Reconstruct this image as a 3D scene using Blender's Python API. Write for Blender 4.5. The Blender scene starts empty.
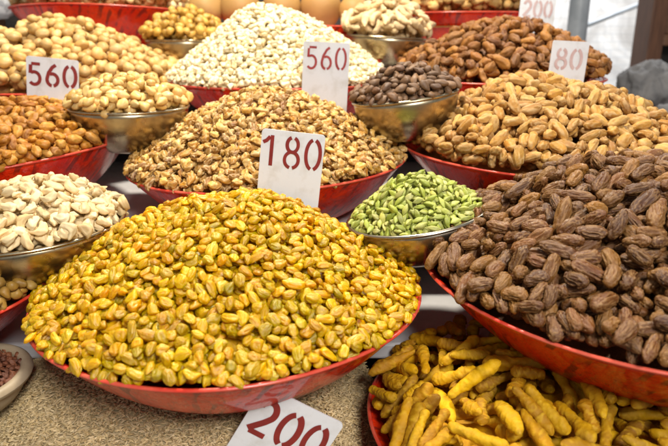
import bpy, bmesh, math, random
import numpy as np
from mathutils import Matrix, Vector, noise as mnoise

rng = np.random.default_rng(11)
random.seed(11)
SC = bpy.context.scene
COL = SC.collection
ZC = 1.30                       # camera height above the ground
F, CX, CY, P = 620.0, 334.0, 223.0, math.radians(17.0)
FWD = np.array([0, math.cos(P), -math.sin(P)])
UP = np.array([0, math.sin(P), math.cos(P)])
CAM = np.array([0, 0, ZC])

def W(px, py, d):
    """point seen at px,py (668x446 picture) at depth d along the view axis"""
    return CAM + FWD * d + UP * ((CY - py) / F * d) + np.array([(px - CX) / F * d, 0, 0])

def proj(p):
    q = np.asarray(p) - CAM
    d = q @ FWD
    return CX + q[..., 0] / d * F, CY - (q @ UP) / d * F, d

# ------------------------------------------------------------------ helpers
def mesh_from(name, v, f, mat=None, smooth=True, ridge=None):
    me = bpy.data.meshes.new(name)
    v = np.asarray(v, dtype=np.float32)
    if isinstance(f, np.ndarray):
        n, k = f.shape
        me.vertices.add(len(v)); me.vertices.foreach_set('co', v.ravel())
        me.loops.add(n * k); me.loops.foreach_set('vertex_index', f.astype(np.int32).ravel())
        me.polygons.add(n)
        me.polygons.foreach_set('loop_start', np.arange(0, n * k, k, dtype=np.int32))
        me.update(calc_edges=True)
    else:
        me.from_pydata([tuple(map(float, p)) for p in v], [], f)
        me.update()
    me.polygons.foreach_set('use_smooth', [smooth] * len(me.polygons))
    if ridge is not None:
        at = me.attributes.new('ridge', 'FLOAT', 'POINT'); at.data.foreach_set('value', np.asarray(ridge, dtype=np.float32))
    if mat: me.materials.append(mat)
    return me

def link(name, me, parent=None):
    o = bpy.data.objects.new(name, me)
    COL.objects.link(o)
    if parent: o.parent = parent
    return o

def tag(o, label=None, cat=None, group=None, kind=None):
    if label: o['label'] = label
    if cat: o['category'] = cat
    if group: o['group'] = group
    if kind: o['kind'] = kind
    return o

def empty(name, loc, rot=(0, 0, 0)):
    o = bpy.data.objects.new(name, None); COL.objects.link(o)
    o.empty_display_size = 0.02
    o.location = loc; o.rotation_euler = rot
    return o

def box(bm, c, s, rot=None):
    m = Matrix.Translation(c) @ (rot.to_4x4() if rot else Matrix()) @ Matrix.Diagonal((s[0], s[1], s[2], 1))
    bmesh.ops.create_cube(bm, size=1, matrix=m)

def bm_obj(name, bm, mat, parent=None, bevel=0, smooth=False):
    if bevel:
        bmesh.ops.bevel(bm, geom=list(bm.edges), offset=bevel, segments=2, affect='EDGES', profile=.5)
    me = bpy.data.meshes.new(name); bm.to_mesh(me); bm.free()
    if smooth: me.polygons.foreach_set('use_smooth', [True] * len(me.polygons))
    me.materials.append(mat)
    return link(name, me, parent)

_ico = {}
def ico(sub):
    if sub not in _ico:
        bm = bmesh.new(); bmesh.ops.create_icosphere(bm, subdivisions=sub, radius=1)
        v = np.array([x.co[:] for x in bm.verts]); f = np.array([[q.index for q in x.verts] for x in bm.faces])
        bm.free(); _ico[sub] = (v, f)
    return _ico[sub]

def nz(p, s):           # signed noise at points
    return np.array([mnoise.noise((a + s * 17.3, b - s * 9.1, c + s * 5.7)) for a, b, c in p])

# ------------------------------------------------------------------ materials
class NT:
    def __init__(self, name):
        self.m = bpy.data.materials.new(name); self.m.use_nodes = True
        self.t = self.m.node_tree; self.n = self.t.nodes; self.l = self.t.links
        self.b = self.n['Principled BSDF']
    def add(self, typ, **kw):
        x = self.n.new(typ)
        for k, v in kw.items(): setattr(x, k, v)
        return x
    def put(self, sock, v):
        if isinstance(v, bpy.types.NodeSocket): self.l.new(v, sock)
        else: sock.default_value = v
    def math(self, op, a, b=0.0, c=None):
        x = self.add('ShaderNodeMath', operation=op); self.put(x.inputs[0], a); self.put(x.inputs[1], b)
        if c is not None: self.put(x.inputs[2], c)
        return x.outputs[0]
    def mix(self, f, a, b):
        x = self.add('ShaderNodeMix', data_type='RGBA')
        self.put(x.inputs[0], f)
        self.put(x.inputs[6], a if isinstance(a, bpy.types.NodeSocket) else (*a, 1))
        self.put(x.inputs[7], b if isinstance(b, bpy.types.NodeSocket) else (*b, 1))
        return x.outputs[2]
    def ramp(self, f, stops, interp='LINEAR'):
        x = self.add('ShaderNodeValToRGB'); cr = x.color_ramp; cr.interpolation = interp
        while len(cr.elements) < len(stops): cr.elements.new(.5)
        for e, (p, c) in zip(cr.elements, stops):
            e.position = p; e.color = (*c, 1) if len(c) == 3 else c
        self.put(x.inputs[0], f); return x.outputs[0]
    def noise(self, vec, scale, detail=3, rough=.55, dist=0):
        x = self.add('ShaderNodeTexNoise'); self.put(x.inputs['Vector'], vec)
        x.inputs['Scale'].default_value = scale; x.inputs['Detail'].default_value = detail
        x.inputs['Roughness'].default_value = rough; x.inputs['Distortion'].default_value = dist
        return x.outputs[0]
    def obj(self): return self.add('ShaderNodeTexCoord').outputs['Object']
    def mapr(self, f, a, b, c=0, d=1):
        x = self.add('ShaderNodeMapRange'); self.put(x.inputs[0], f)
        for i, v in zip((1, 2, 3, 4), (a, b, c, d)): x.inputs[i].default_value = v
        return x.outputs[0]
    def bump(self, h, strength=.3, dist=.001):
        x = self.add('ShaderNodeBump'); self.put(x.inputs['Height'], h)
        x.inputs['Strength'].default_value = strength; x.inputs['Distance'].default_value = dist
        self.l.new(x.outputs[0], self.b.inputs['Normal'])
    def set(self, **kw):
        for k, v in kw.items():
            s = self.b.inputs[k.replace('_', ' ')]
            self.put(s, (*v, 1) if isinstance(v, tuple) and len(v) == 3 and 'Color' in k else v)

def nut_mat(name, cols, spot=None, spot_amt=.4, scale=150, rough=.5, sss=0, sss_r=.004, bscale=400, bstr=.4, spec=.5, coat=0, bdist=.0008, ridge=None, ramt=.6):
    """cols: list of colours an individual piece may have; spot: blotches on it"""
    N = NT(name)
    rnd = N.math('FRACT', N.math('ADD', N.add('ShaderNodeObjectInfo').outputs['Random'],
                                 N.add('ShaderNodeNewGeometry').outputs['Random Per Island']))
    st = [(i / (len(cols) - 1), c) for i, c in enumerate(cols)]
    base = N.ramp(rnd, st)
    off = N.add('ShaderNodeVectorMath', operation='ADD')
    N.put(off.inputs[0], N.obj())
    cmb = N.add('ShaderNodeCombineXYZ'); r9 = N.math('MULTIPLY', rnd, 3.7)
    for i in range(3): N.put(cmb.inputs[i], r9)
    N.put(off.inputs[1], cmb.outputs[0]); vec = off.outputs[0]
    val = N.math('MULTIPLY_ADD', N.math('FRACT', N.math('MULTIPLY', rnd, 7.31)), .5, .75)
    hs = N.add('ShaderNodeHueSaturation'); N.put(hs.inputs['Value'], val); N.put(hs.inputs['Color'], base); hs.inputs['Saturation'].default_value = 1.08
    c = hs.outputs[0]
    if spot:
        f = N.mapr(N.noise(vec, scale, 4, .6), .45, .68, 0, spot_amt)
        c = N.mix(f, c, spot)
    if ridge:
        at = N.add('ShaderNodeAttribute', attribute_name='ridge')
        f = N.math('MULTIPLY', N.mapr(at.outputs['Fac'], .45, .95, 0, ramt), N.mapr(N.noise(vec, scale * 1.3, 3), .35, .6, .35, 1))
        c = N.mix(f, c, ridge)
    N.set(Base_Color=c, Roughness=rough)
    N.b.inputs['Specular IOR Level'].default_value = spec
    if coat: N.b.inputs['Coat Weight'].default_value = coat; N.b.inputs['Coat Roughness'].default_value = .25
    if sss:
        N.b.inputs['Subsurface Weight'].default_value = sss
        N.b.inputs['Subsurface Radius'].default_value = (1, .6, .2)
        N.b.inputs['Subsurface Scale'].default_value = sss_r
    N.bump(N.noise(vec, bscale, 5, .65), bstr, bdist)
    return N.m

def mat_film():
    """red printed film wrapped round the baskets"""
    N = NT('red_film'); o = N.obj()
    sep = N.add('ShaderNodeSeparateXYZ'); N.put(sep.inputs[0], o)
    ang = N.math('ARCTAN2', sep.outputs[1], sep.outputs[0])
    cmb = N.add('ShaderNodeCombineXYZ'); N.put(cmb.inputs[0], N.math('MULTIPLY', ang, 6.0)); N.put(cmb.inputs[1], N.math('MULTIPLY', sep.outputs[2], 26))
    v = cmb.outputs[0]
    n1 = N.noise(v, 1.3, 4, .62, 1.2)
    def strokes(dirn, scale, dist, lo):
        mp = N.add('ShaderNodeMapping'); N.put(mp.inputs[0], v); mp.inputs['Rotation'].default_value = (0, 0, math.radians(dirn))
        wv = N.add('ShaderNodeTexWave', wave_type='BANDS', bands_direction='X')
        N.put(wv.inputs['Vector'], mp.outputs[0]); wv.inputs['Scale'].default_value = scale
        wv.inputs['Distortion'].default_value = dist; wv.inputs['Detail'].default_value = 2; wv.inputs['Detail Scale'].default_value = .9
        return N.mapr(wv.outputs[1], lo, lo + .14)
    d1 = N.math('MULTIPLY', strokes(32, .62, 7.0, .66), N.mapr(N.noise(v, .9, 3), .48, .58))
    d3 = N.mapr(N.noise(v, 1.5, 6, .68, 2.6), .54, .66)
    dark = N.math('MAXIMUM', d1, N.math('MULTIPLY', d3, .8))
    c = N.mix(N.mapr(N.noise(v, .6, 3), .36, .66), (.60, .012, .004), (.80, .045, .004))
    c = N.mix(N.math('MULTIPLY', dark, .72), c, (.10, .010, .010))
    lt = N.mapr(N.noise(v, 2.6, 6, .75, 3), .60, .72, 0, .15)
    c = N.mix(lt, c, (.74, .15, .07))
    N.set(Base_Color=c, Roughness=N.mapr(n1, .3, .7, .22, .42))
    N.b.inputs['Specular IOR Level'].default_value = .12; N.b.inputs['Coat Weight'].default_value = .4; N.b.inputs['Coat Roughness'].default_value = .03
    N.bump(N.math('ADD', N.noise(v, 1.1, 3, .6, 2.4), N.math('MULTIPLY', N.noise(v, 5, 4, .65, 1.5), .3)), .38, .012)
    return N.m

def mat_metal(name, col, r0=.2, r1=.38):
    N = NT(name); o = N.obj()
    n = N.noise(o, 26, 5, .6, .6)
    sep = N.add('ShaderNodeSeparateXYZ'); N.put(sep.inputs[0], o)
    cmb = N.add('ShaderNodeCombineXYZ'); N.put(cmb.inputs[2], N.math('MULTIPLY', sep.outputs[2], 600))
    br = N.noise(cmb.outputs[0], 1, 3)
    st = N.mapr(N.noise(o, 60, 6, .7, 1), .55, .7, 0, .6)
    c = N.mix(N.mapr(n, .35, .7), col, tuple(x * .72 for x in col))
    c = N.mix(st, c, (col[0] * .55, col[1] * .42, col[2] * .28))
    N.set(Base_Color=c, Metallic=1.0, Roughness=N.mapr(n, .3, .7, r0, r1))
    N.bump(br, .06, .0006)
    return N.m

def mat_plain(name, a, b, scale=20, rough=.5, bstr=.15, bscale=80, bdist=.002, lo=.35, hi=.65, detail=4):
    N = NT(name); o = N.obj()
    N.set(Base_Color=N.mix(N.mapr(N.noise(o, scale, detail, .6), lo, hi), a, b), Roughness=rough)
    N.bump(N.noise(o, bscale, 4), bstr, bdist)
    return N.m

def mat_wood(name, a, b, axis=2, scale=8):
    N = NT(name); o = N.obj()
    mp = N.add('ShaderNodeMapping'); N.put(mp.inputs[0], o)
    s = [14, 14, 14]; s[axis] = 1.1; mp.inputs['Scale'].default_value = s
    n = N.noise(mp.outputs[0], scale, 5, .6, .8)
    N.set(Base_Color=N.mix(N.mapr(n, .35, .68), a, b), Roughness=.55)
    N.bump(n, .25, .002)
    return N.m

def mat_blocks():
    N = NT('white_blockwork'); o = N.obj()
    mp = N.add('ShaderNodeMapping'); N.put(mp.inputs[0], o); mp.inputs['Rotation'].default_value = (math.radians(90), 0, 0)
    b = N.add('ShaderNodeTexBrick'); N.put(b.inputs['Vector'], mp.outputs[0])
    b.inputs['Scale'].default_value = 5; b.inputs['Color1'].default_value = (.86, .85, .83, 1)
    b.inputs['Color2'].default_value = (.80, .80, .80, 1); b.inputs['Mortar'].default_value = (.74, .75, .76, 1)
    b.inputs['Mortar Size'].default_value = .03
    c = N.mix(N.mapr(N.noise(o, 2.2, 5, .65, .8), .48, .62, 0, .8), b.outputs[0], (.42, .40, .38))
    N.set(Base_Color=c, Roughness=.8)
    N.bump(b.outputs[1], .4, .01)
    return N.m

M = dict(
    film=mat_film(),
    steel=mat_metal('bowl_metal', (.56, .47, .31), .2, .38),
    dull=mat_metal('cardamom_bowl_metal', (.50, .44, .34), .2, .38),
    card=mat_plain('white_card', (.73, .74, .76), (.54, .52, .48), 38, .38, .08, lo=.50, hi=.78, detail=7),
    ink=mat_plain('maroon_ink', (.27, .022, .018), (.20, .015, .014), 60, .5),
    ink2=mat_plain('red_ink', (.40, .05, .045), (.27, .02, .02), 60, .5),
    faded=mat_plain('faded_ink', (.52, .33, .31), (.62, .48, .46), 60, .6),
    sheet=mat_plain('grey_white_sheet', (.66, .66, .67), (.52, .52, .52), 9, .3, .2, 30, .003),
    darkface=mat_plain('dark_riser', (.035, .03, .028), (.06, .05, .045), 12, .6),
    ground=mat_plain('ground_mat', (.20, .18, .16), (.28, .26, .23), 3, .9, .4, 20, .01),
    wood=mat_wood('brown_wood', (.085, .035, .018), (.16, .07, .035)),
    woodh=mat_wood('brown_wood_rail', (.12, .055, .03), (.2, .1, .05), 0),
    darkwood=mat_wood('dark_back_board', (.018, .014, .012), (.04, .03, .025), 0),
    pole=mat_plain('grey_painted_metal', (.30, .33, .36), (.40, .43, .46), 14, .4),
    cloth=mat_plain('grey_sacking', (.10, .10, .105), (.17, .165, .165), 9, .9, .5, 300, .002),
    wall=mat_blocks(),
    woodbowl=mat_plain('pale_wood', (.44, .36, .24), (.34, .27, .17), 30, .5),
    plastic=mat_plain('grey_plastic', (.42, .43, .45), (.55, .56, .58), 20, .25, .5, 30, .01),
)
NM = dict(
    raisin=nut_mat('raisin_skin', [(.60, .31, .014), (.60, .36, .022), (.50, .34, .028), (.66, .40, .030), (.64, .34, .016), (.42, .32, .032), (.58, .33, .018), (.62, .30, .016), (.68, .43, .045), (.52, .36, .028)],
                   (.46, .21, .016), .2, 160, .27, .85, .007, 420, .7, .55, .18, .0012),
    walnut=nut_mat('walnut_skin', [(.50, .24, .05), (.66, .40, .12), (.34, .14, .03), (.70, .46, .17), (.54, .28, .06), (.17, .065, .02), (.64, .39, .12), (.44, .20, .04), (.62, .36, .10), (.25, .10, .025)],
                   (.26, .11, .03), .45, 70, .45, 0, 0, 350, .5, ridge=(.84, .64, .32), ramt=.7),
    cream=nut_mat('cream_kernel', [(.80, .68, .42), (.84, .76, .54), (.82, .71, .47), (.74, .58, .32), (.86, .80, .60)],
                  (.72, .52, .25), .3, 140, .5, .15, .004, 300, .3),
    hazel=nut_mat('tan_kernel', [(.56, .35, .13), (.64, .44, .19), (.52, .30, .10), (.66, .46, .21)],
                  (.55, .32, .12), .45, 90, .5, 0, 0, 250, .4),
    almond=nut_mat('roasted_kernel', [(.42, .17, .032), (.54, .26, .06), (.30, .11, .022), (.58, .31, .085), (.26, .095, .02), (.47, .21, .042)],
                   (.26, .09, .022), .55, 110, .52, 0, 0, 320, .6, .4, ridge=(.64, .34, .09), ramt=.5),
    blanched=nut_mat('blanched_almond', [(.62, .41, .15), (.68, .48, .21), (.58, .35, .11)],
                     (.6, .36, .13), .35, 110, .42, 0, 0, 250, .3),
    gnut=nut_mat('golden_nut', [(.52, .31, .07), (.62, .40, .12), (.46, .26, .06)], (.36, .19, .05), .5, 90, .5, 0, 0, 250, .4),
    pale=nut_mat('pale_seed', [(.66, .50, .24), (.74, .60, .34), (.70, .52, .24), (.58, .46, .20)], (.5, .34, .12), .4, 90, .55, 0, 0, 250, .4),
    tan=nut_mat('tan_dried_fruit', [(.52, .31, .11), (.60, .40, .17), (.46, .25, .08)], (.36, .18, .06), .5, 70, .6, 0, 0, 220, .5),
    ginger=nut_mat('dried_ginger', [(.66, .48, .26), (.72, .56, .34), (.60, .42, .20)], (.46, .29, .13), .5, 70, .7, 0, 0, 220, .6),
    brownfruit=nut_mat('brown_dried_fruit', [(.19, .07, .02), (.30, .13, .035), (.12, .045, .018), (.36, .17, .05), (.22, .08, .022)],
                       (.16, .06, .02), .5, 60, .6, 0, 0, 200, .6, .4, ridge=(.42, .21, .07), ramt=.5),
    tandate=nut_mat('golden_date', [(.46, .24, .070), (.54, .31, .10), (.36, .17, .05), (.58, .36, .13), (.42, .20, .055), (.50, .28, .08)],
                    (.26, .11, .035), .6, 75, .55, 0, 0, 260, .9, .3, 0, .0014, ridge=(.68, .48, .23), ramt=.6),
    date=nut_mat('dark_date', [(.105, .038, .015), (.14, .054, .020), (.075, .027, .012), (.175, .070, .024), (.12, .043, .016), (.25, .115, .030), (.09, .033, .013)],
                 (.20, .10, .036), .5, 60, .33, 0, 0, 420, .8, .45, 0, .0014, ridge=(.42, .24, .09), ramt=.55),
    brownalmond=nut_mat('brown_almond', [(.15, .085, .045), (.20, .115, .062), (.12, .06, .032), (.24, .14, .075)], (.09, .045, .022), .5, 120, .55, 0, 0, 350, .6),
    cardamom=nut_mat('cardamom_pod', [(.28, .33, .05), (.36, .40, .08), (.42, .43, .11), (.31, .36, .055), (.46, .45, .15), (.40, .37, .08)],
                     (.52, .50, .24), .4, 120, .5, 0, 0, 350, .5),
    white=nut_mat('white_flake', [(.72, .55, .30), (.76, .62, .38), (.66, .47, .23), (.78, .67, .44)],
                  (.66, .50, .28), .4, 80, .55, .1, .004, 200, .45),
    pistachio=nut_mat('olive_kernel', [(.36, .20, .05), (.42, .27, .08), (.30, .17, .04)], (.22, .12, .03), .5, 110, .5, 0, 0, 300, .4),
    clove=nut_mat('brown_spice', [(.12, .04, .022), (.18, .07, .035), (.09, .03, .018)], (.25, .1, .05), .4, 200, .6, 0, 0, 500, .7),
    turmeric=nut_mat('turmeric_root', [(.48, .22, .009), (.60, .32, .009), (.66, .38, .010), (.38, .17, .011), (.55, .28, .009), (.27, .12, .014)],
                     (.30, .15, .02), .5, 60, .65, 0, 0, 260, .7, .35, 0, .0012, ridge=(.74, .47, .02), ramt=.55),
    cumin=nut_mat('cumin_seed', [(.50, .38, .20), (.62, .49, .28), (.40, .29, .14), (.68, .55, .34), (.56, .43, .24)], None, 0, 100, .6, 0, 0, 600, .3),
    coconut=nut_mat('coconut_husk', [(.38, .23, .085), (.42, .26, .10), (.34, .20, .075)], (.40, .23, .08), .5, 30, .6, 0, 0, 150, .5),
)

# ------------------------------------------------------------------ shapes of single pieces (long axis X)
def blob(L, Wd, T, sub, seed, amp=.1, fx=1.0, fy=2.5, ridge=True, taper=0, bend=0, pw=1.0, flat=0, amp2=.05):
    v, f = ico(sub); v = v.copy()
    q = v * np.array([fx, fy, fy])
    n = nz(q, seed)
    d = (0.25 - np.abs(n)) if ridge else n
    n2 = nz(v * 1.3, seed + 5)
    r = 1 + amp * d * 2 + amp2 * 2 * n2
    x = np.sign(v[:, 0]) * np.abs(v[:, 0]) ** pw
    p = np.stack([x * (1 + amp2 * n2), v[:, 1] * r, v[:, 2] * r], 1)
    k = 1 - taper * p[:, 0]
    p[:, 1] *= k; p[:, 2] *= k
    p[:, 1] += bend * p[:, 0] ** 2
    if flat: p[:, 2] = np.where(p[:, 2] < 0, p[:, 2] * (1 - flat), p[:, 2])
    return p * np.array([L, Wd, T]) / 2, f, np.clip(.5 + (d if ridge else n) * 2.0, 0, 1)

def root(L, Wd, T, sub, seed, rings=34, seg=14, bendy=.5, knob=.12, ringy=.05):
    r_ = np.random.default_rng(seed * 7 + 1)
    if sub < 3: rings, seg = 14, 8
    V = []; RG = []; ph = r_.uniform(0, 6.28, 6)
    cy = r_.uniform(-1, 1) * bendy; cz = r_.uniform(-1, 1) * bendy * .4; cs = r_.uniform(-1, 1) * bendy * .6
    tp = r_.uniform(-.22, .22); nr = r_.integers(5, 10)
    for i in range(rings):
        t = i / (rings - 1); u = 2 * t - 1
        prof = (1 - abs(u) ** 5.0) ** .5 if abs(u) < 1 else 0
        prof *= 1 - tp * u + knob * math.sin(3.1 * u + ph[0]) + .06 * math.sin(7 * u + ph[1])
        prof *= 1 - ringy * max(0, math.cos(nr * math.pi * u + ph[3])) ** 6
        yc = cy * (u * u - .4) * L * .22 + cs * u ** 3 * L * .12; zc = cz * (u * u - .4) * L * .2
        for j in range(seg):
            a = 2 * math.pi * j / seg
            n = mnoise.noise((u * 3.5 + seed * 3.3, math.cos(a) * 1.1, math.sin(a) * 1.1 + seed))
            n3 = mnoise.noise((u * 9 + seed * 3.3, math.cos(a) * 3, math.sin(a) * 3 + seed))
            k = prof * (1 + .24 * n + .14 * n3); RG.append(min(1, max(0, .5 + n3 * .9 + n * .5)))
            V.append((u * L / 2, yc + math.cos(a) * k * Wd / 2, zc + math.sin(a) * k * T / 2))
    Fc = []
    for i in range(rings - 1):
        for j in range(seg):
            a, b = i * seg + j, i * seg + (j + 1) % seg
            Fc.append((a, b, b + seg)); Fc.append((a, b + seg, a + seg))
    return np.array(V), np.array(Fc), np.array(RG)

def U(a, b): return random.uniform(a, b)
def sh_raisin(L, Wd, T, sub, s): return blob(L * U(.7, 1.12), Wd * U(.85, 1.2), T, min(sub + 1, 4) if sub > 2 else sub, s, .19, 1.1, 3.2, True, U(-.2, .28), U(-.5, .5), U(.74, 1.02), random.choice([0, 0, .3]), .17)
def sh_date(L, Wd, T, sub, s): return blob(L * U(.78, 1.15), Wd * U(.88, 1.1), T, min(sub + 1, 4) if sub > 2 else sub, s, .36, 1.2, 6.2, True, U(-.12, .16), U(-.2, .2), U(.68, .85), 0, .10)
def sh_tandate(L, Wd, T, sub, s): return blob(L * U(.8, 1.14), Wd * U(.86, 1.12), T, sub, s, .36, .8, 5.6, True, U(-.14, .18), U(-.22, .22), U(.76, .92), 0, .06)
def sh_fruit(L, Wd, T, sub, s): return blob(L * U(.8, 1.15), Wd * U(.85, 1.1), T, sub, s, .46, 1.5, 4.2, True, U(-.2, .3), U(-.35, .35), .82, 0, .15)
def sh_round(L, Wd, T, sub, s): return blob(L, Wd, T, sub, s, .10, 1.2, 1.3, False, U(-.12, .12), 0, .98, 0, .07)
def sh_kernel(L, Wd, T, sub, s): return blob(L * U(.82, 1.12), Wd * U(.88, 1.1), T, sub, s, .30, 1.2, 2.8, True, U(0, .3), U(-.2, .2), .95, 0, .15)
def sh_almond(L, Wd, T, sub, s): return blob(L * U(.88, 1.08), Wd, T, sub, s, .12, 1, 4.5, True, .34, U(-.12, .12), 1.0, 0, .12)
def sh_walnut(L, Wd, T, sub, s):
    return blob(L * U(.7, 1.15), Wd * U(.75, 1.15), T * U(.7, 1.1), sub, s, .60, 2.8, 2.2, True, U(-.35, .35), U(-1.1, 1.1), U(.8, 1), random.choice([0, 0, .5]), .26)
def sh_bit(L, Wd, T, sub, s): return blob(L, Wd, T, sub, s, .3, 1.6, 1.8, False, U(-.3, .3), U(-.3, .3), .75, random.choice([0, .4]), .28)
def sh_flake(L, Wd, T, sub, s):
    v, f, r = blob(L * U(.75, 1.15), Wd * U(.75, 1.15), T, sub, s, .26, 1.9, 2.0, False, U(-.3, .3), U(.2, 1.1), U(.6, .85), random.choice([0, .3]), .22)
    v[:, 2] += U(-9, 9) * v[:, 0] ** 2 + U(-4, 12) * (v[:, 1]) ** 2
    return v, f, r
def sh_pod(L, Wd, T, sub, s):
    v, f = ico(sub); v = v.copy()
    a = np.arctan2(v[:, 2], v[:, 1]); n = nz(v * np.array([1, 5, 5]), s)
    n2 = nz(v * 1.2, s + 4)
    r = (1 - np.abs(v[:, 0]) ** 2.2 * .45) * (1 + .15 * np.cos(3 * a + s)) * (1 + .2 * n + .14 * n2)
    p = np.stack([v[:, 0] * (1 + .12 * np.abs(v[:, 0]) ** 6), v[:, 1] * r, v[:, 2] * r], 1)
    p[:, 1] += U(-.2, .2) * p[:, 0] ** 2
    return p * np.array([L * U(.85, 1.12), Wd * U(.85, 1.15), T]) / 2, f, np.clip(.5 + n, 0, 1)
def sh_turmeric(L, Wd, T, sub, s): return root(L * U(.32, 1.1), Wd * U(.75, 1.15), T, sub, s, 52, 16, U(.05, .32), .16, .05)
def sh_ginger(L, Wd, T, sub, s): return root(L * U(.6, 1.05), Wd, T, sub, s, 26, 12, .9, .2, .02)

# kind: name, label words, category, L, W, T, shape, material, variants
KIND = {}
def kind(key, name, words, cat, L, Wd, T, shape, mat, nvar=7, sub=3):
    hi = [shape(L, Wd, T, sub, 10 * i + len(KIND)) for i in range(nvar)]
    lo = [shape(L, Wd, T, 2, 10 * i + len(KIND)) for i in range(4)]
    KIND[key] = dict(name=name, words=words, cat=cat, L=L, W=Wd, T=T, mat=NM[mat], hi=hi, lo=lo,
                     me=[mesh_from(name, v, f, NM[mat], ridge=r) for v, f, r in hi])
kind('raisin', 'raisin', 'golden raisin', 'raisin', .0152, .0078, .0062, sh_raisin, 'raisin', 12)
kind('date', 'dry_date', 'dark wrinkled dry date', 'date', .0290, .0118, .0112, sh_date, 'date', 12)
kind('turmeric', 'turmeric_root', 'yellow dried turmeric finger', 'turmeric root', .066, .0116, .0110, sh_turmeric, 'turmeric', 14)
kind('cardamom', 'cardamom_pod', 'green cardamom pod', 'cardamom pod', .0132, .0058, .0054, sh_pod, 'cardamom', 8)
kind('flake', 'white_kernel', 'creamy white curved kernel', 'nut', .0190, .0105, .0085, sh_flake, 'white', 10)
kind('walnut', 'walnut_kernel', 'brown walnut kernel piece', 'walnut', .0165, .0092, .0080, sh_walnut, 'walnut', 12)
kind('cream', 'cashew_piece', 'cream white nut piece', 'nut', .0125, .0094, .0078, sh_bit, 'cream', 10)
kind('hazel', 'tan_nut', 'round pale tan nut', 'nut', .0230, .0185, .0165, sh_round, 'hazel', 8)
kind('almond', 'roasted_almond', 'orange brown roasted kernel', 'nut', .0190, .0128, .0105, sh_kernel, 'almond', 8)
kind('blanched', 'blanched_almond', 'pale golden blanched kernel', 'nut', .0190, .0125, .0105, sh_almond, 'blanched', 7)
kind('gnut', 'golden_nut', 'small golden brown nut', 'nut', .019, .0160, .015, sh_round, 'gnut', 6)
kind('pale', 'pale_seed', 'small pale yellow seed', 'seed', .021, .017, .015, sh_round, 'pale', 6)
kind('tan', 'tan_fruit', 'tan dried fruit', 'dried fruit', .029, .021, .019, sh_tandate, 'tan', 6)
kind('ginger', 'dried_ginger', 'beige dried ginger finger', 'ginger', .048, .0140, .0125, sh_ginger, 'ginger', 8)
kind('brownfruit', 'brown_fruit', 'reddish brown dried fruit', 'dried fruit', .0285, .0148, .0138, sh_fruit, 'brownfruit', 9)
kind('tandate', 'golden_date', 'golden tan dry date', 'date', .0252, .0126, .0118, sh_tandate, 'tandate', 12)
kind('brownalmond', 'brown_almond', 'dark brown almond', 'almond', .0185, .0105, .0080, sh_almond, 'brownalmond', 7)
kind('pistachio', 'olive_kernel', 'olive brown kernel', 'nut', .0165, .0105, .0095, sh_almond, 'pistachio', 6)
kind('clove', 'spice_piece', 'dark brown spice piece', 'spice', .0085, .0052, .0045, sh_walnut, 'clove', 6)

# ------------------------------------------------------------------ vessels
def rotm(roll, pitch):      # roll: right side up, pitch: far side up (degrees)
    return (Matrix.Rotation(math.radians(-roll), 3, 'Y') @ Matrix.Rotation(math.radians(pitch), 3, 'X'))

OCC = []                    # occluding discs (centre, radius)
def lathe(profile, seg=96, wob=0, seed=0):
    V = []; n = len(profile)
    for j in range(seg):
        a = 2 * math.pi * j / seg
        for (r, z) in profile:
            w = wob * mnoise.noise((math.cos(a) * 1.7 + seed, math.sin(a) * 1.7, z * 6))
            V.append((math.cos(a) * r * (1 + w), math.sin(a) * r * (1 + w), z + w * .03))
    Fc = []
    for j in range(seg):
        for i in range(n - 1):
            a, b = j * n + i, ((j + 1) % seg) * n + i
            Fc.append((a, b, b + 1, a + 1))
    return np.array(V), np.array(Fc)

def vessel(name, label, cat, c, R, depth, roll=0, pitch=0, style='basket', group=None, base=.56, seed=0):
    rot = rotm(roll, pitch)
    bc = Vector(c) + rot @ Vector((0, 0, -depth))
    e = empty(name, bc); e.rotation_euler = rot.to_euler()
    tag(e, label, cat, group)
    def prof(k, inset=0, n=14):
        out = []
        for i in range(n + 1):
            t = i / n
            if style == 'basket':
                r = base * R + (R - base * R) * (t ** .8); z = depth * (t ** 1.15)
            else:
                a = t * math.pi / 2
                r = R * (.30 + .70 * math.sin(a) ** .9); z = depth * (1 - math.cos(a) ** 1.0) if t else 0
            out.append((max(r - inset, .001), z + (inset * .6 if i < n else 0)))
        return out
    th = .0035 if style == 'basket' else (.006 if style == 'wood' else .0016)
    outer = [(.001, 0)] + prof(0)
    inner = prof(0, th)[::-1] + [(.001, th)]
    v, f = lathe(outer + inner, 128, .012 if style == 'basket' else .003, seed)
    if style == 'basket':
        mb, mr = M['film'], M['film_rim']
    elif style == 'wood':
        mb = mr = M['woodbowl']
    else:
        mb = mr = M[style]
    sh = link('shell', mesh_from('shell', v, f, mb), e)
    # rolled rim
    rr = .0017 if style == 'basket' else (.0055 if style == 'wood' else .0022)
    ring = [(R + math.cos(a) * rr * 1.15, depth + math.sin(a) * rr) for a in np.linspace(0, 2 * math.pi, 11)]
    v, f = lathe(ring, 128, .012 if style == 'basket' else .003, seed)
    link('rim', mesh_from('rim', v, f, mr), sh)
    pr = prof(0)
    mw = np.array(Matrix.Translation(bc) @ rot.to_4x4())
    for a in np.linspace(math.pi, 2 * math.pi, 40):
        for (r, z) in pr[3::2]:
            p = mw @ np.array([math.cos(a) * r, math.sin(a) * r, z, 1]); OCC.append((p[:3], .009 * R / .2 + .003))
    return dict(c=np.array(c), R=R, rot=np.array(rot), depth=depth)

M['film_rim'] = mat_plain('red_rim', (.62, .04, .02), (.70, .12, .07), 26, .25, .2)

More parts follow.
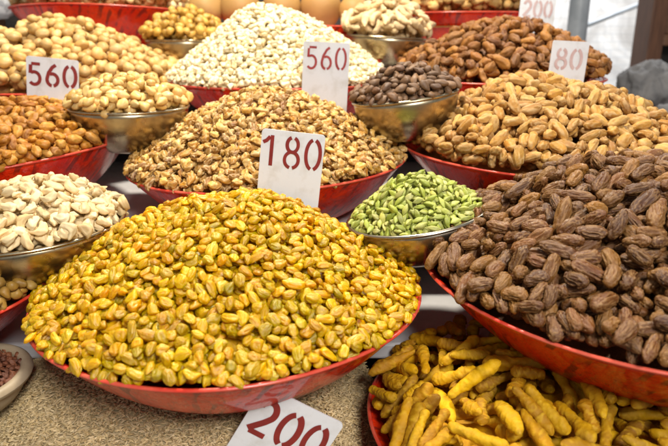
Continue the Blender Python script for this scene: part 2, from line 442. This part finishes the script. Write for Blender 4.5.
# ------------------------------------------------------------------ heaps
HEAPS = []
def L_of(key): return KIND[key]['L']
def heap(key, ves, H, phrase, a=.3, off=(0, 0), fill=1.0, hmax=1.35, lump=.10, margin=70, low=0, edge=None, maxn=3000, stuff_label=None, tiltmax=38, group=None, avoid=None, scl=(.86, 1.14)):
    k = KIND[key]; c, R, rot = ves['c'], ves['R'] - .003, ves['rot']
    if edge is None: edge = .15 if L_of(key) < .02 else .6
    aa = a * R; den = math.sqrt(R * R + aa * aa) - aa
    sd = len(HEAPS) * 3.1
    ox, oy = off[0] * R, off[1] * R
    def hz(x, y):
        r = math.hypot(x, y)
        q = max(0, 1 - r / R)
        xs, ys = x - ox * q, y - oy * q
        rs = math.hypot(xs, ys)
        z = H * (1 - (math.sqrt(rs * rs + aa * aa) - aa) / den)
        z += lump * H * mnoise.noise((x / R * 2.3 + sd, y / R * 2.3, sd)) * min(1, 4 * q)
        return z + low + edge * T * min(1, r / R * 1.2)
    def surf(x, y):
        e = R * .02
        z = hz(x, y); dx = (hz(x + e, y) - hz(x - e, y)) / (2 * e); dy = (hz(x, y + e) - hz(x, y - e)) / (2 * e)
        n = np.array([-dx, -dy, 1.0]); n /= np.linalg.norm(n)
        return c + rot @ np.array([x, y, z]), rot @ n
    L, T, Wd = k['L'], k['T'], k['W']
    rad = (Wd + T) / 4 * .93; half = max(L / 2 - rad, 0) * .92; NS = max(3, 1 + math.ceil(2 * half / (rad * 1.35))); offs = np.linspace(-half, half, NS)
    lim = R * fill - Wd * (.05 if L < .02 else .35)
    Cs = np.zeros((maxn, 3)); Sp = np.zeros((maxn, NS, 3)); Sr = np.zeros(maxn); items = []
    tries = 0
    for base_off, kk, hm, MAXF, tmx, ring in ((-1.35 * T, .74, .35 * T, 50, 20, 0), (-.55 * T, .80, .5 * T, 70, 28, 0), (-.1 * T, .80, .7 * T, 90, 18, 1), (.1 * T, .88, hmax * T, 150, tiltmax, 0)):
      lm = lim - (max(0, -base_off - .5 * T) * 1.0 + .3 * Wd if base_off < -T else (.5 * Wd if base_off < -.3 * T else 0))
      fails = 0; tries = 0
      while fails < MAXF * (3 if L > .05 else 2.5 if L > .0275 else 1) and len(items) < maxn and tries < (6000 if ring else 30000):
        tries += 1
        rr = lm - rng.random() * 1.6 * Wd if ring else lm * math.sqrt(rng.random()); th = rng.random() * 6.2832
        x, y = rr * math.cos(th), rr * math.sin(th)
        p, n = surf(x, y); p = p + n * base_off
        px, py, d = proj(p)
        if not (-margin < px < 668 + margin and -margin < py < 446 + margin): continue
        vw = CAM - p; vw /= np.linalg.norm(vw)
        if n @ vw < -.22: continue
        if avoid and avoid(p): continue
        s = rng.uniform(*scl)
        N = len(items)
        near = np.nonzero(((Cs[:N] - p) ** 2).sum(1) < (L * 1.9) ** 2)[0]
        best = None
        for o in range(4 if L < .02 else 8):
            t = rng.normal(size=3); t -= (t @ n) * n; t /= np.linalg.norm(t)
            tl = math.radians(rng.uniform(-tmx, tmx))
            ax = t * math.cos(tl) + n * math.sin(tl)
            sp = p + offs[:, None] * s * ax
            h = 0.0
            if len(near):
                q = Sp[near].reshape(-1, 3); rj = np.repeat(Sr[near], NS)
                D = sp[:, None, :] - q[None]            # (3,m,3)
                b = D @ n; cc = (D ** 2).sum(2) - ((rj + rad * s) * kk)[None] ** 2
                disc = b * b - cc
                ok = disc > 0
                if ok.any(): h = max(0.0, float((-b + np.sqrt(np.where(ok, disc, 0)))[ok].max()))
            if L > .02:
                lc = (sp - c) @ rot
                if (lc[:, 0] ** 2 + lc[:, 1] ** 2).max() > (R + rad * .45) ** 2: h += 9
            if best is None or h < best[0]: best = (h, ax, sp)
        h, ax, sp = best
        if h > 8: continue
        if h > hm: fails += 1; continue
        fails = max(0, fails - 5)
        sp = sp + n * h; pos = p + n * h
        Cs[N] = pos; Sp[N] = sp; Sr[N] = rad * s
        zt = n + rng.normal(size=3) * .28; zt -= (zt @ ax) * ax; zt /= np.linalg.norm(zt)
        if rng.random() < .5: zt = zt * np.array(1.0)
        yt = np.cross(zt, ax)
        A = np.stack([ax, yt, zt], 1) * (np.array([s * rng.uniform(.92, 1.08), s * rng.uniform(.92, 1.08), s * rng.uniform(.92, 1.08)]))
        rf = math.hypot(x, y) / R
        items.append(dict(pos=pos, A=A, h=h, loc=(x / R, y / R, rf), sp=sp, r=rad * s))
    # solid inside of the heap
    nr, na = 26, 64; V = [tuple(c + rot @ np.array([0, 0, hz(0, 0) - 2.0 * T]))]
    for i in range(1, nr + 1):
        for j in range(na):
            th = 2 * math.pi * j / na; r = R * .925 * i / nr
            V.append(tuple(c + rot @ np.array([r * math.cos(th), r * math.sin(th), hz(r * math.cos(th), r * math.sin(th)) - 2.0 * T - (edge * T if i > nr - 3 else 0) - (0.0)])))
    Fc = [(0, 1 + j, 1 + (j + 1) % na) for j in range(na)]
    for i in range(nr - 1):
        for j in range(na):
            a0, b0 = 1 + i * na + j, 1 + i * na + (j + 1) % na
            Fc.append((a0, a0 + na, b0 + na)); Fc.append((a0, b0 + na, b0))
    HEAPS.append(dict(key=key, items=items, core=(np.array(V), np.array(Fc)), phrase=phrase, group=group, stuff=stuff_label))
    print('HEAP', key, len(items), 'tries', tries, flush=True)

BG = 'red film-wrapped baskets of the stall'
MG = 'metal bowls of nuts and spices'
def basket(px, py, d, a, label, depth=.075, roll=0, pitch=0, seed=0, base=.56):
    return vessel('red_basket', label, 'basket', W(px, py, d), a * d / F, depth, roll, pitch, 'basket', BG, base, seed)
def bowl(px, py, d, a, label, depth, roll=0, pitch=0, style='steel', seed=0):
    return vessel('metal_bowl', label, 'bowl', W(px, py, d), a * d / F, depth, roll, pitch, style, MG, .5, seed)

# front row
v = basket(232, 288, .66, 186, 'red basket of golden raisins, at the front centre', seed=1, roll=.8)
heap('raisin', v, .090, 'heap in front centre basket', a=.75, off=(-.02, .06), hmax=1.3, group='golden raisins in the front centre basket', maxn=5200)
v = basket(652, 265, .665, 226, 'large red basket of dark dry dates at the right', seed=2, depth=.085)
heap('date', v, .104, 'heap in right red basket', a=.28, off=(-.10, .05), hmax=1.2, group='dark dry dates in the right basket')
v = basket(-152, 283, .665, 200, 'red basket of olive brown kernels under the bowl at the left edge', seed=3)
heap('pistachio', v, .07, 'basket at left edge', a=.5, group='olive brown kernels in the left edge basket', margin=40)
v = TUR = basket(558, 414, .635, 188, 'red basket of turmeric fingers in the lower right corner', seed=4)
heap('turmeric', v, .064, 'heap in lower right corner', a=.8, off=(-.1, -.05), hmax=1.5, group='turmeric fingers in the lower basket', tiltmax=20, fill=.95, margin=60,
     avoid=lambda p: p[1] > .645 and p[2] > ZC - .40)
# second row
v = basket(269, 160, .93, 136, 'red basket of walnut kernels behind the raisins', seed=5, roll=2.5)
heap('walnut', v, .092, 'heap behind the raisins', a=.4, off=(-.03, 0), group='walnut kernel pieces in the basket behind the raisins', maxn=3600)
v = basket(-2, 151, .93, 130, 'red basket of orange brown roasted kernels at the left', seed=6, roll=6)
heap('almond', v, .056, 'heap in left middle basket', a=.45, off=(.22, 0), group='roasted kernels in the left middle basket')
v = basket(545, 150, .93, 141, 'red basket of golden dry dates behind the dark dates', seed=7, roll=-2)
heap('tandate', v, .092, 'heap behind the dark dates', a=.42, off=(.0, 0), group='golden dry dates in the right middle basket')
# third row
v = basket(280, 80, 1.2, 109, 'red basket of cream white nut pieces in the back centre', seed=8)
heap('cream', v, .130, 'tall white heap at back centre', a=.28, off=(-.1, 0), group='cream nut pieces in the back centre basket', maxn=3600)
v = basket(66, 84, 1.2, 112, 'red basket of round tan nuts at the back left', seed=9)
heap('hazel', v, .098, 'heap at the back left', a=.3, off=(-.02, 0), group='round tan nuts in the back left basket')
v = basket(500, 77, 1.2, 99, 'red basket of reddish brown dried fruit at the back right', seed=10)
heap('brownfruit', v, .086, 'heap at the back right', a=.5, off=(0, 0), group='brown dried fruits in the back right basket')
# fourth row
v = basket(112, 13, 1.5, 92, 'red basket of pale yellow seeds in the top left corner', seed=11, roll=-1, pitch=-3, depth=.085)
heap('pale', v, .085, 'heap in top left corner', a=.6, group='pale seeds in the top left basket')
vc = basket(300, 27, 1.5, 98, 'red basket holding round coconuts behind the white heap', seed=12)
v = basket(466, 14, 1.5, 72, 'red basket of tan dried fruit at the top right of centre', seed=13)
heap('tan', v, .06, 'top basket right of centre', a=.6, group='tan dried fruits in the top basket')
# bowls between the baskets
v = bowl(130, 107, .92, 57, 'round metal bowl of pale blanched kernels beside the left price card', .064, seed=1)
heap('blanched', v, .034, 'bowl beside left price card', a=.7, group='blanched kernels in the metal bowl')
v = bowl(32, 226, .70, 88, 'large metal bowl of creamy white kernels at the left edge', .058, roll=3, seed=2)
heap('flake', v, .038, 'bowl at the left edge', a=.6, off=(.1, 0), group='creamy white kernels in the left bowl', hmax=1.7, tiltmax=45)
v = bowl(417, 213, .72, 70, 'dull metal bowl of green cardamom beside the raisins', .052, roll=10, style='dull', seed=3)
heap('cardamom', v, .044, 'bowl beside the raisins', a=.6, off=(-.05, 0), low=-.006, fill=.94, group='green cardamom pods in the bowl', hmax=1.3)
v = bowl(405, 96, .90, 52, 'metal bowl of dark brown almonds beside the golden dates', .062, roll=8, seed=4)
heap('brownalmond', v, .035, 'bowl beside the golden dates', a=.7, group='dark brown almonds in the bowl')
v = bowl(386, 37, 1.32, 42, 'metal bowl of dried ginger fingers near the top centre', .066, roll=-3, seed=5)
heap('ginger', v, .055, 'bowl near the top centre', a=.7, group='dried ginger fingers in the bowl', hmax=1.6)
v = bowl(185, 40, 1.32, 38, 'small metal bowl of golden brown nuts left of the white heap', .066, seed=6)
heap('gnut', v, .045, 'bowl left of the white heap', a=.7, group='golden brown nuts in the small bowl')
v = vessel('spice_bowl', 'pale thick-rimmed bowl of dark spice in the lower left corner', 'bowl', W(-44, 379, .60), 64 * .60 / F, .035, 0, 0, 'wood', None, .5, 7)
heap('clove', v, .010, 'bowl in lower left corner', a=.8, group='dark spice pieces in the pale bowl', margin=40, low=-.006)

# ------------------------------------------------------------------ which pieces can be seen (coarse depth buffer)
SS = 2
zb = np.full((446 * SS, 668 * SS), 1e9); ib = np.full((446 * SS, 668 * SS), -1, dtype=np.int64)
def disc(p, r, idx):
    px, py, d = proj(p); px *= SS; py *= SS; q = r / d * F * SS
    x0, x1, y0, y1 = int(px - q), int(px + q) + 2, int(py - q), int(py + q) + 2
    x0, y0 = max(x0, 0), max(y0, 0); x1, y1 = min(x1, 668 * SS), min(y1, 446 * SS)
    if x0 >= x1 or y0 >= y1: return
    X = np.arange(x0, x1) - px; Y = np.arange(y0, y1) - py
    m = (X[None] ** 2 + Y[:, None] ** 2 <= q * q) & (zb[y0:y1, x0:x1] > d - r * .5)
    zb[y0:y1, x0:x1][m] = d - r * .5; ib[y0:y1, x0:x1][m] = idx
for p, r in OCC: disc(p, r, -1)
flat = []
for hp in HEAPS:
    for it in hp['items']:
        for q in it['sp']: disc(q, it['r'], len(flat))
        flat.append(it); it['vis'] = 0
ids, cnt = np.unique(ib[ib >= 0], return_counts=True)
for i, n in zip(ids, cnt): flat[i]['vis'] = int(n)

# ------------------------------------------------------------------ build the pieces
def zone(l):
    x, y, r = l
    if r < .28: return 'on the peak of'
    if y < -.62: return 'along the front edge of'
    if x < -.38: return 'on the left slope of'
    if x > .38: return 'on the right slope of'
    if y > .2: return 'on the rear slope of'
    return 'on the front slope of'
for hp in HEAPS:
    k = KIND[hp['key']]; its = hp['items']
    seen = sorted([i for i in its if i['vis'] >= 5], key=lambda i: -i['vis'])
    single = seen[:300]; sid = set(map(id, single)); rest = [i for i in its if id(i) not in sid]
    proto = {}
    for it in single:
        vi = random.randrange(len(k['me']))
        if vi not in proto:
            o = bpy.data.objects.new(k['name'], k['me'][vi]); proto[vi] = o
        else:
            o = proto[vi].copy()
        COL.objects.link(o)
        m4 = Matrix([list(map(float, it['A'][r])) + [float(it['pos'][r])] for r in range(3)] + [[0, 0, 0, 1]])
        o.matrix_world = m4
        tag(o, f"{k['words']} {zone(it['loc'])} the {hp['phrase']}", k['cat'], hp['group'])
    Vs, Fs, nv = [hp['core'][0]], [hp['core'][1]], len(hp['core'][0]); Rs = [np.full(nv, .4)]
    for it in rest:
        v0, f0, r0 = random.choice(k['hi'] if it['vis'] >= 3 else k['lo'])
        Vs.append(v0 @ it['A'].T + it['pos']); Fs.append(f0 + nv); nv += len(v0); Rs.append(r0)
    o = link(k['name'] + '_heap', mesh_from(k['name'] + '_heap', np.concatenate(Vs), np.concatenate(Fs), k['mat'], ridge=np.concatenate(Rs)))
    tag(o, f"{k['words']}s packed together inside the {hp['phrase']}", k['cat'] + ' heap', None, 'stuff')
    print('BUILT', hp['key'], len(seen), len(rest))

# ------------------------------------------------------------------ coconuts
cn = ['leftmost', 'second from left', 'middle', 'second from right', 'rightmost']
for i, (px, py, r) in enumerate([(206, 9, 17.5), (241, 9, 20), (282, 8, 19), (321, 9, 20), (354, 12, 15.5)]):
    rr = r * 1.47 / F
    v, f, rg = blob(2 * rr * 1.04, 2 * rr, 2 * rr * .96, 4, 90 + i, .02, 1, 1.6, False, .05, 0, 1, 0, .03)
    o = link('coconut', mesh_from('coconut', v, f, NM['coconut']))
    o.location = W(px, py, 1.45); o.rotation_euler = (.3 * i, .5 * i, i)
    tag(o, f'round tan coconut, {cn[i]} of five behind the white heap', 'coconut', 'coconuts in the back basket')

# ------------------------------------------------------------------ cumin: a heap nobody could count
def cumin_z(x, y):
    z = -.338 - .33 * max(0, .57 - y) ** 1.0 - .25 * max(0, y - .60) - .9 * max(0, abs(x + .12) - .17) ** 1.35
    dd = math.hypot(x - TUR['c'][0], y - TUR['c'][1]) - TUR['R']
    z = min(z, -.45 + max(0, dd + .004) * 2.2)
    return ZC + z + .010 * mnoise.noise((x * 9, y * 9, 3.3)) + .004 * mnoise.noise((x * 24, y * 24, 1))
gx = np.linspace(-.52, .16, 110); gy = np.linspace(.30, .66, 70)
V = np.array([(x, y, max(cumin_z(x, y) - .0012, ZC - .4495)) for y in gy for x in gx])
ii = np.arange(69)[:, None] * 110 + np.arange(109)[None]; ii = ii.ravel()
Fc = np.stack([ii, ii + 1, ii + 111, ii + 110], 1); Fc = np.concatenate([Fc[:, [0, 1, 2]], Fc[:, [0, 2, 3]]])
sv, sf = [], []
for j in range(6):
    u = np.linspace(-1, 1, 6); L_ = .0056; q = []
    for t in u:
        rr = .00078 * (1 - abs(t) ** 2.6) + .00008
        for a in range(6):
            q.append((t * L_ / 2, math.cos(a * 1.0472) * rr + .0005 * (j - 2.5) * .5 * t * t, math.sin(a * 1.0472) * rr))
    sv.append(np.array(q))
sf = np.array([(i * 6 + a, i * 6 + (a + 1) % 6, (i + 1) * 6 + (a + 1) % 6, (i + 1) * 6 + a) for i in range(5) for a in range(6)])
sf = np.concatenate([sf[:, [0, 1, 2]], sf[:, [0, 2, 3]]])
Vs, Fs, nv = [V], [Fc], len(V); cnt = 0
while cnt < 26000:
    x = rng.uniform(-.44, .13); y = rng.uniform(.34, .66)
    z = cumin_z(x, y)
    if z < ZC - .449: continue
    px, py, d = proj(np.array([x, y, z]))
    if not (-50 < px < 420 and 300 < py < 480): continue
    a = rng.uniform(0, 6.283); tl = rng.normal() * .32
    ax = np.array([math.cos(a) * math.cos(tl), math.sin(a) * math.cos(tl), math.sin(tl) - .1])
    ax /= np.linalg.norm(ax); zt = np.array([0, 0, 1.0]) - ax[2] * ax; zt /= np.linalg.norm(zt)
    A = np.stack([ax, np.cross(zt, ax), zt], 1) * rng.uniform(.8, 1.2)
    v0 = sv[rng.integers(6)]
    Vs.append(v0 @ A.T + np.array([x, y, z + rng.uniform(0, .0022)])); Fs.append(sf + nv); nv += len(v0); cnt += 1
o = link('cumin_seeds', mesh_from('cumin_seeds', np.concatenate(Vs), np.concatenate(Fs), NM['cumin']))
tag(o, 'beige cumin seeds heaped below the front raisin basket', 'cumin seeds', None, 'stuff')

# ------------------------------------------------------------------ price cards
def arc(cx, cy, rx, ry, a0, a1, n=22):
    return [(cx + rx * math.cos(math.radians(a)), cy + ry * math.sin(math.radians(a))) for a in np.linspace(a0, a1, n)]
DIG = {
    '0': [arc(.5, .5, .40, .47, 102, 258), arc(.5, .5, .40, .47, -78, 78)],
    '1': [[(.10, .74), (.26, .80), (.42, .93)], [(.52, .98), (.52, .02)]],
    '2': [arc(.5, .70, .36, .27, 165, -30) + [(.62, .40), (.12, .06)], [(.20, .035), (.92, .035)]],
    '5': [[(.86, .95), (.26, .95)], [(.22, .90), (.19, .52)], [(.24, .56)] + arc(.46, .31, .38, .28, 95, -140)],
    '6': [[(.74, .97), (.5, .86), (.24, .60)] + arc(.5, .30, .37, .27, 160, 262), arc(.5, .30, .37, .27, -80, 120)],
    '8': [arc(.5, .745, .31, .23, 107, 272), arc(.5, .745, .31, .23, -92, 73), arc(.5, .27, .39, .25, 88, 258), arc(.5, .27, .39, .25, -78, 92)],
}
def ribbon(pts, w):
    pts = np.array(pts); t = np.gradient(pts, axis=0); t /= np.linalg.norm(t, axis=1)[:, None] + 1e-9
    n = np.stack([-t[:, 1], t[:, 0]], 1) * w / 2
    return pts + n, pts - n

def card(text, px, py, d, wpx, hpx, label, roll=0, yaw=0, lean=0, ink='ink', tx=(.06, .94), ty=(.5, .86), sw=.085, extra=.02, bend=.03):
    """px,py: middle of the card's top edge; extra: length pushed into the heap"""
    w, h = wpx * d / F, hpx * d / F
    top = Vector(W(px, py, d))
    R = Matrix.Rotation(math.radians(yaw), 3, 'Z') @ Matrix.Rotation(math.radians(-lean), 3, 'X') @ Matrix.Rotation(math.radians(roll), 3, 'Y')
    e = empty('price_card', top + R @ Vector((0, 0, -h - extra))); e.rotation_euler = R.to_euler()
    tag(e, label, 'price card', 'handwritten price cards')
    H = h + extra; rc = w * .06; th = .0016; nx = 24
    def by(x, z): return bend * w * ((2 * x / w) ** 2) * .5 + bend * .4 * h * ((z - extra) / h) ** 2
    V, Fc = [], []; nzv = 9; xs = [-w / 2 + w * (.5 - .5 * math.cos(math.pi * i / nx)) for i in range(nx + 1)]
    for side in (0, th):
        for x in xs:
            e_ = max(0, abs(x) - (w / 2 - rc)); dz = rc - math.sqrt(max(0, rc * rc - e_ * e_))
            for j in range(nzv):
                z = dz + (H - 2 * dz) * j / (nzv - 1); V.append((x, by(x, z) + side, z))
    o2 = (nx + 1) * nzv
    for i in range(nx):
        for j in range(nzv - 1):
            a_ = i * nzv + j
            Fc.append((a_, a_ + nzv, a_ + nzv + 1, a_ + 1)); Fc.append((o2 + a_, o2 + a_ + 1, o2 + a_ + nzv + 1, o2 + a_ + nzv))
        for a_ in (i * nzv, i * nzv + nzv - 1): Fc.append((a_, a_ + nzv, o2 + a_ + nzv, o2 + a_))
    for i in (0, nx):
        for j in range(nzv - 1):
            a_ = i * nzv + j; Fc.append((a_, a_ + 1, o2 + a_ + 1, o2 + a_))
    bd = link('board', mesh_from('board', V, Fc, M['card'], False), e)
    nd = len(text); x0, x1 = -w / 2 + tx[0] * w, -w / 2 + tx[1] * w; cw = (x1 - x0) / nd
    z0, z1 = extra + ty[0] * h, extra + ty[1] * h
    for i, chh in enumerate(text):
        V, Fc = [], []
        g = .08 if chh != '1' else .0
        for si, st in enumerate(DIG[chh]):
            if len(st) < 8:
                st = [tuple(np.array(st[q]) * (1 - t) + np.array(st[q + 1]) * t) for q in range(len(st) - 1) for t in np.linspace(0, 1, 8)[:(8 if q == len(st) - 2 else 7)]]
            pts = [(x0 + cw * (i + g + u * (1 - 2 * g)), z0 + vv * (z1 - z0)) for u, vv in st]
            # fine resample so the brush stroke stays smooth
            A, B = ribbon(pts, sw * w * random.uniform(.92, 1.08)); b = len(V); m = len(pts)
            yo = -.0004 - .00015 * si
            V += [(p[0], yo + by(*p), p[1]) for p in A] + [(p[0], yo + by(*p), p[1]) for p in B]
            Fc += [(b + j, b + m + j, b + m + j + 1, b + j + 1) for j in range(m - 1)]
        link('painted_digit', mesh_from('painted_digit', V, Fc, M[ink], False), bd)
card('180', 294, 132, .70, 64, 62, 'white card painted 180 standing behind the raisin heap', roll=6.5, ink='ink', ty=(.40, .92), sw=.055, tx=(.0, 1.0), extra=.03)
card('200', 305, 406, .545, 92, 90, 'tilted white card painted 200 at the bottom of the picture', roll=30, ink='ink', ty=(.40, .86), sw=.07, extra=.03, tx=(.03, .97))
card('560', 327, 42, .965, 47, 64, 'white card painted 560 in front of the white heap', roll=3, ink='ink2', ty=(.58, .93), sw=.05, tx=(.04, .97), extra=.03)
card('560', 52, 58, .955, 50, 50, 'white card painted 560 among the tan nuts at left', roll=6, yaw=8, ink='ink', ty=(.44, .88), sw=.065, tx=(.0, 1.0), extra=.02)
card('80', 572, 41, .95, 37, 37, 'white card painted 80 above the golden dates', roll=3, ink='faded', ty=(.26, .80), sw=.08, tx=(.08, .90), extra=.03)
card('200', 540, -9, 1.23, 36, 45, 'white card painted 200 in the brown fruit at the top edge', roll=2, ink='faded', ty=(.45, .80), sw=.07, extra=.03)

# ------------------------------------------------------------------ stand
st = empty('display_stand', (0, .9, 0)); tag(st, 'stepped display stand covered in grey white sheet carrying all baskets', 'display stand')
def shelf(y0, y1, z, th=.02, x1=1.3):
    bm = bmesh.new(); box(bm, ((x1 - 1.3) / 2, (y0 + y1) / 2 - .9, ZC + z - th / 2), (1.3 + x1, y1 - y0, th))
    bm_obj('shelf', bm, M['sheet'], st, .003)
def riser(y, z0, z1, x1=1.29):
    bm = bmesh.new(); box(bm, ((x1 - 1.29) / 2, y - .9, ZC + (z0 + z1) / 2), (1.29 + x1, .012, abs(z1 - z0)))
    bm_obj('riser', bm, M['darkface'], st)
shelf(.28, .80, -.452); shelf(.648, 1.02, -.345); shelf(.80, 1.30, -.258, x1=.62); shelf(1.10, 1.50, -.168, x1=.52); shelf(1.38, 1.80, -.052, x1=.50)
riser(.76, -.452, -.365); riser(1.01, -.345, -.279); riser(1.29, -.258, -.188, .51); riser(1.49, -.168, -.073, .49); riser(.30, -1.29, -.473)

# ------------------------------------------------------------------ surroundings
bm = bmesh.new(); bmesh.ops.create_grid(bm, x_segments=1, y_segments=1, size=30)
tag(bm_obj('ground', bm, M['ground']), kind='structure')
def px_box(name, px0, px1, py0, py1, d, th, mat, parent=None):
    a, b = W(px0, py0, d), W(px1, py1, d)
    bm = bmesh.new(); box(bm, ((a[0] + b[0]) / 2, (a[1] + b[1]) / 2, (a[2] + b[2]) / 2), (abs(b[0] - a[0]), th, abs(a[2] - b[2])))
    return bm_obj(name, bm, mat, parent, .004)
# dark board behind the top row
bm = bmesh.new(); box(bm, (-.53, 1.86, ZC + .1), (1.9, .03, 1.3))
tag(bm_obj('back_board', bm, M['darkwood']), 'dark wooden board standing behind the top row', 'board')
# bright wall across the lane
bm = bmesh.new(); box(bm, (1.3, 4.4, 1.6), (5.2, .2, 3.2))
tag(bm_obj('white_wall', bm, M['wall']), 'bright white block wall across the lane at right', 'wall')
# post
p = W(578, 20, 2.3)
bm = bmesh.new(); bmesh.ops.create_cone(bm, cap_ends=True, segments=32, radius1=.036, radius2=.036, depth=2.6, matrix=Matrix.Translation((p[0], p[1], 1.3)))
tag(bm_obj('metal_post', bm, M['pole'], None, 0, True), 'grey metal post standing behind the 80 card', 'post')
# slanting bar
a, b = Vector(W(560, 36, 3.4)), Vector(W(650, 0, 3.4)); dr = b - a
bm = bmesh.new(); bmesh.ops.create_cone(bm, cap_ends=True, segments=16, radius1=.013, radius2=.013, depth=dr.length * 1.4,
    matrix=Matrix.Translation((a + b) / 2) @ dr.to_track_quat('Z', 'Y').to_matrix().to_4x4())
tag(bm_obj('metal_bar', bm, M['pole'], None, 0, True), 'thin slanting grey bar between post and wooden cupboard', 'bar')
# cupboard
cb = W(668, 60, 2.3); cu = empty('wooden_cupboard', (cb[0] + .2, cb[1], 0)); tag(cu, 'dark brown wooden cupboard at the upper right edge', 'cupboard')
def cpart(name, x0, x1, z0, z1, y, th, mat):
    bm = bmesh.new(); box(bm, ((x0 + x1) / 2, y + th / 2, (z0 + z1) / 2), (x1 - x0, th, z1 - z0)); o = bm_obj(name, bm, mat, cu, .004); return o
xl = W(646, 60, 2.3)[0] - (cb[0] + .2)
cpart('side_post', xl, xl + .055, 0, 2.1, 0, .06, M['wood'])
cpart('side_post', xl + .75, xl + .805, 0, 2.1, 0, .06, M['wood'])
cpart('back_panel', xl + .056, xl + .749, .1, 2.05, .13, .02, M['darkwood'])
cpart('side_panel', xl + .01, xl + .03, .02, 2.08, .061, .09, M['wood'])
zs = W(650, 40, 2.3)[2]
cpart('shelf_board', xl + .056, xl + .749, zs - .02, zs + .02, .004, .12, M['woodh'])
cpart('upper_panel', xl + .056, xl + .749, zs + .021, 2.04, .02, .02, M['woodh'])
cpart('shelf_board', xl + .056, xl + .749, zs - .42, zs - .385, .004, .12, M['woodh'])
# grey sacks beside the cupboard
def sack(px, py, d, s, label, seed):
    v, f = ico(5); v = v.copy()
    n = nz(v * 1.5, seed); n2 = np.abs(nz(v * np.array([3.6, 3.6, .9]), seed + 2)); n3 = np.abs(nz(v * 7, seed + 4))
    r = 1 + .16 * n - .34 * n2 - .09 * n3
    v = v * r[:, None] * np.array(s)
    o = link('sack', mesh_from('sack', v, f, M['cloth'])); o.location = W(px, py, d)
    tag(o, label, 'sack')
sack(650, 90, 1.75, (.095, .08, .085), 'crumpled grey cloth sack in front of the wooden cupboard', 1)
sack(672, 128, 1.45, (.06, .06, .06), 'smaller grey sack at the right edge beside golden dates', 2)
bx = W(650, 125, 1.75)
bm = bmesh.new(); box(bm, (bx[0] + .12, bx[1] + .05, (bx[2]) / 2), (.44, .3, bx[2]))
tag(bm_obj('wooden_crate', bm, M['wood'], None, .006), 'low dark wooden crate under the grey cloth sack', 'crate')
# left edge things
p = W(4, 30, 1.62)
bm = bmesh.new(); box(bm, (p[0] - .01, p[1], .9), (.022, .03, 1.8)); tag(bm_obj('wooden_post', bm, M['woodh'], None, .003), 'thin pale wooden post at the upper left edge', 'post')
v, f = ico(4); v = v.copy(); r = 1 - .3 * np.abs(nz(v * 2.2, 8)) - .12 * np.abs(nz(v * 6, 9)); v = v * r[:, None] * np.array([.045, .04, .055])
o = link('plastic_bag', mesh_from('plastic_bag', v, f, M['plastic'])); o.location = W(-2, -2, 1.55); tag(o, 'grey crumpled plastic bag in the top left corner', 'bag')

# ------------------------------------------------------------------ light
wd = bpy.data.worlds.new('World'); SC.world = wd; wd.use_nodes = True
bg = wd.node_tree.nodes['Background']; bg.inputs[0].default_value = (.95, .97, 1.0, 1); bg.inputs[1].default_value = .30
def area(name, loc, target, size, power, col):
    l = bpy.data.lights.new(name, 'AREA'); l.shape = 'DISK'; l.size = size; l.energy = power; l.color = col
    o = bpy.data.objects.new(name, l); COL.objects.link(o); o.location = loc
    o.rotation_euler = (Vector(target) - Vector(loc)).to_track_quat('-Z', 'Y').to_euler()
area('stall_lamp', (-.15, 1.0, ZC + 1.05), (0, 1.0, ZC - .2), .2, 28, (1, .91, .76))
area('daylight_front', (.45, -.75, ZC + 1.0), (0, .8, ZC - .25), .6, 36, (1, .97, .93))
area('added_wall_light', (1.6, 3.0, 3.4), (1.4, 4.4, 1.3), 1.2, 135, (1, 1, 1))  # added lamp aimed at the white wall alone, standing in for sunlight

# ------------------------------------------------------------------ camera
cam = bpy.data.cameras.new('Camera'); co = bpy.data.objects.new('Camera', cam); COL.objects.link(co)
co.location = CAM; co.rotation_euler = (math.radians(90) - P, 0, 0)
cam.sensor_width = 36; cam.lens = 36 * F / 668; cam.clip_start = .01; cam.clip_end = 200
cam.dof.use_dof = True; cam.dof.focus_distance = .65; cam.dof.aperture_fstop = 7.5
SC.camera = co
vs = SC.view_settings; vs.view_transform = 'Standard'; vs.look = 'None'; vs.exposure = 0; vs.gamma = 1
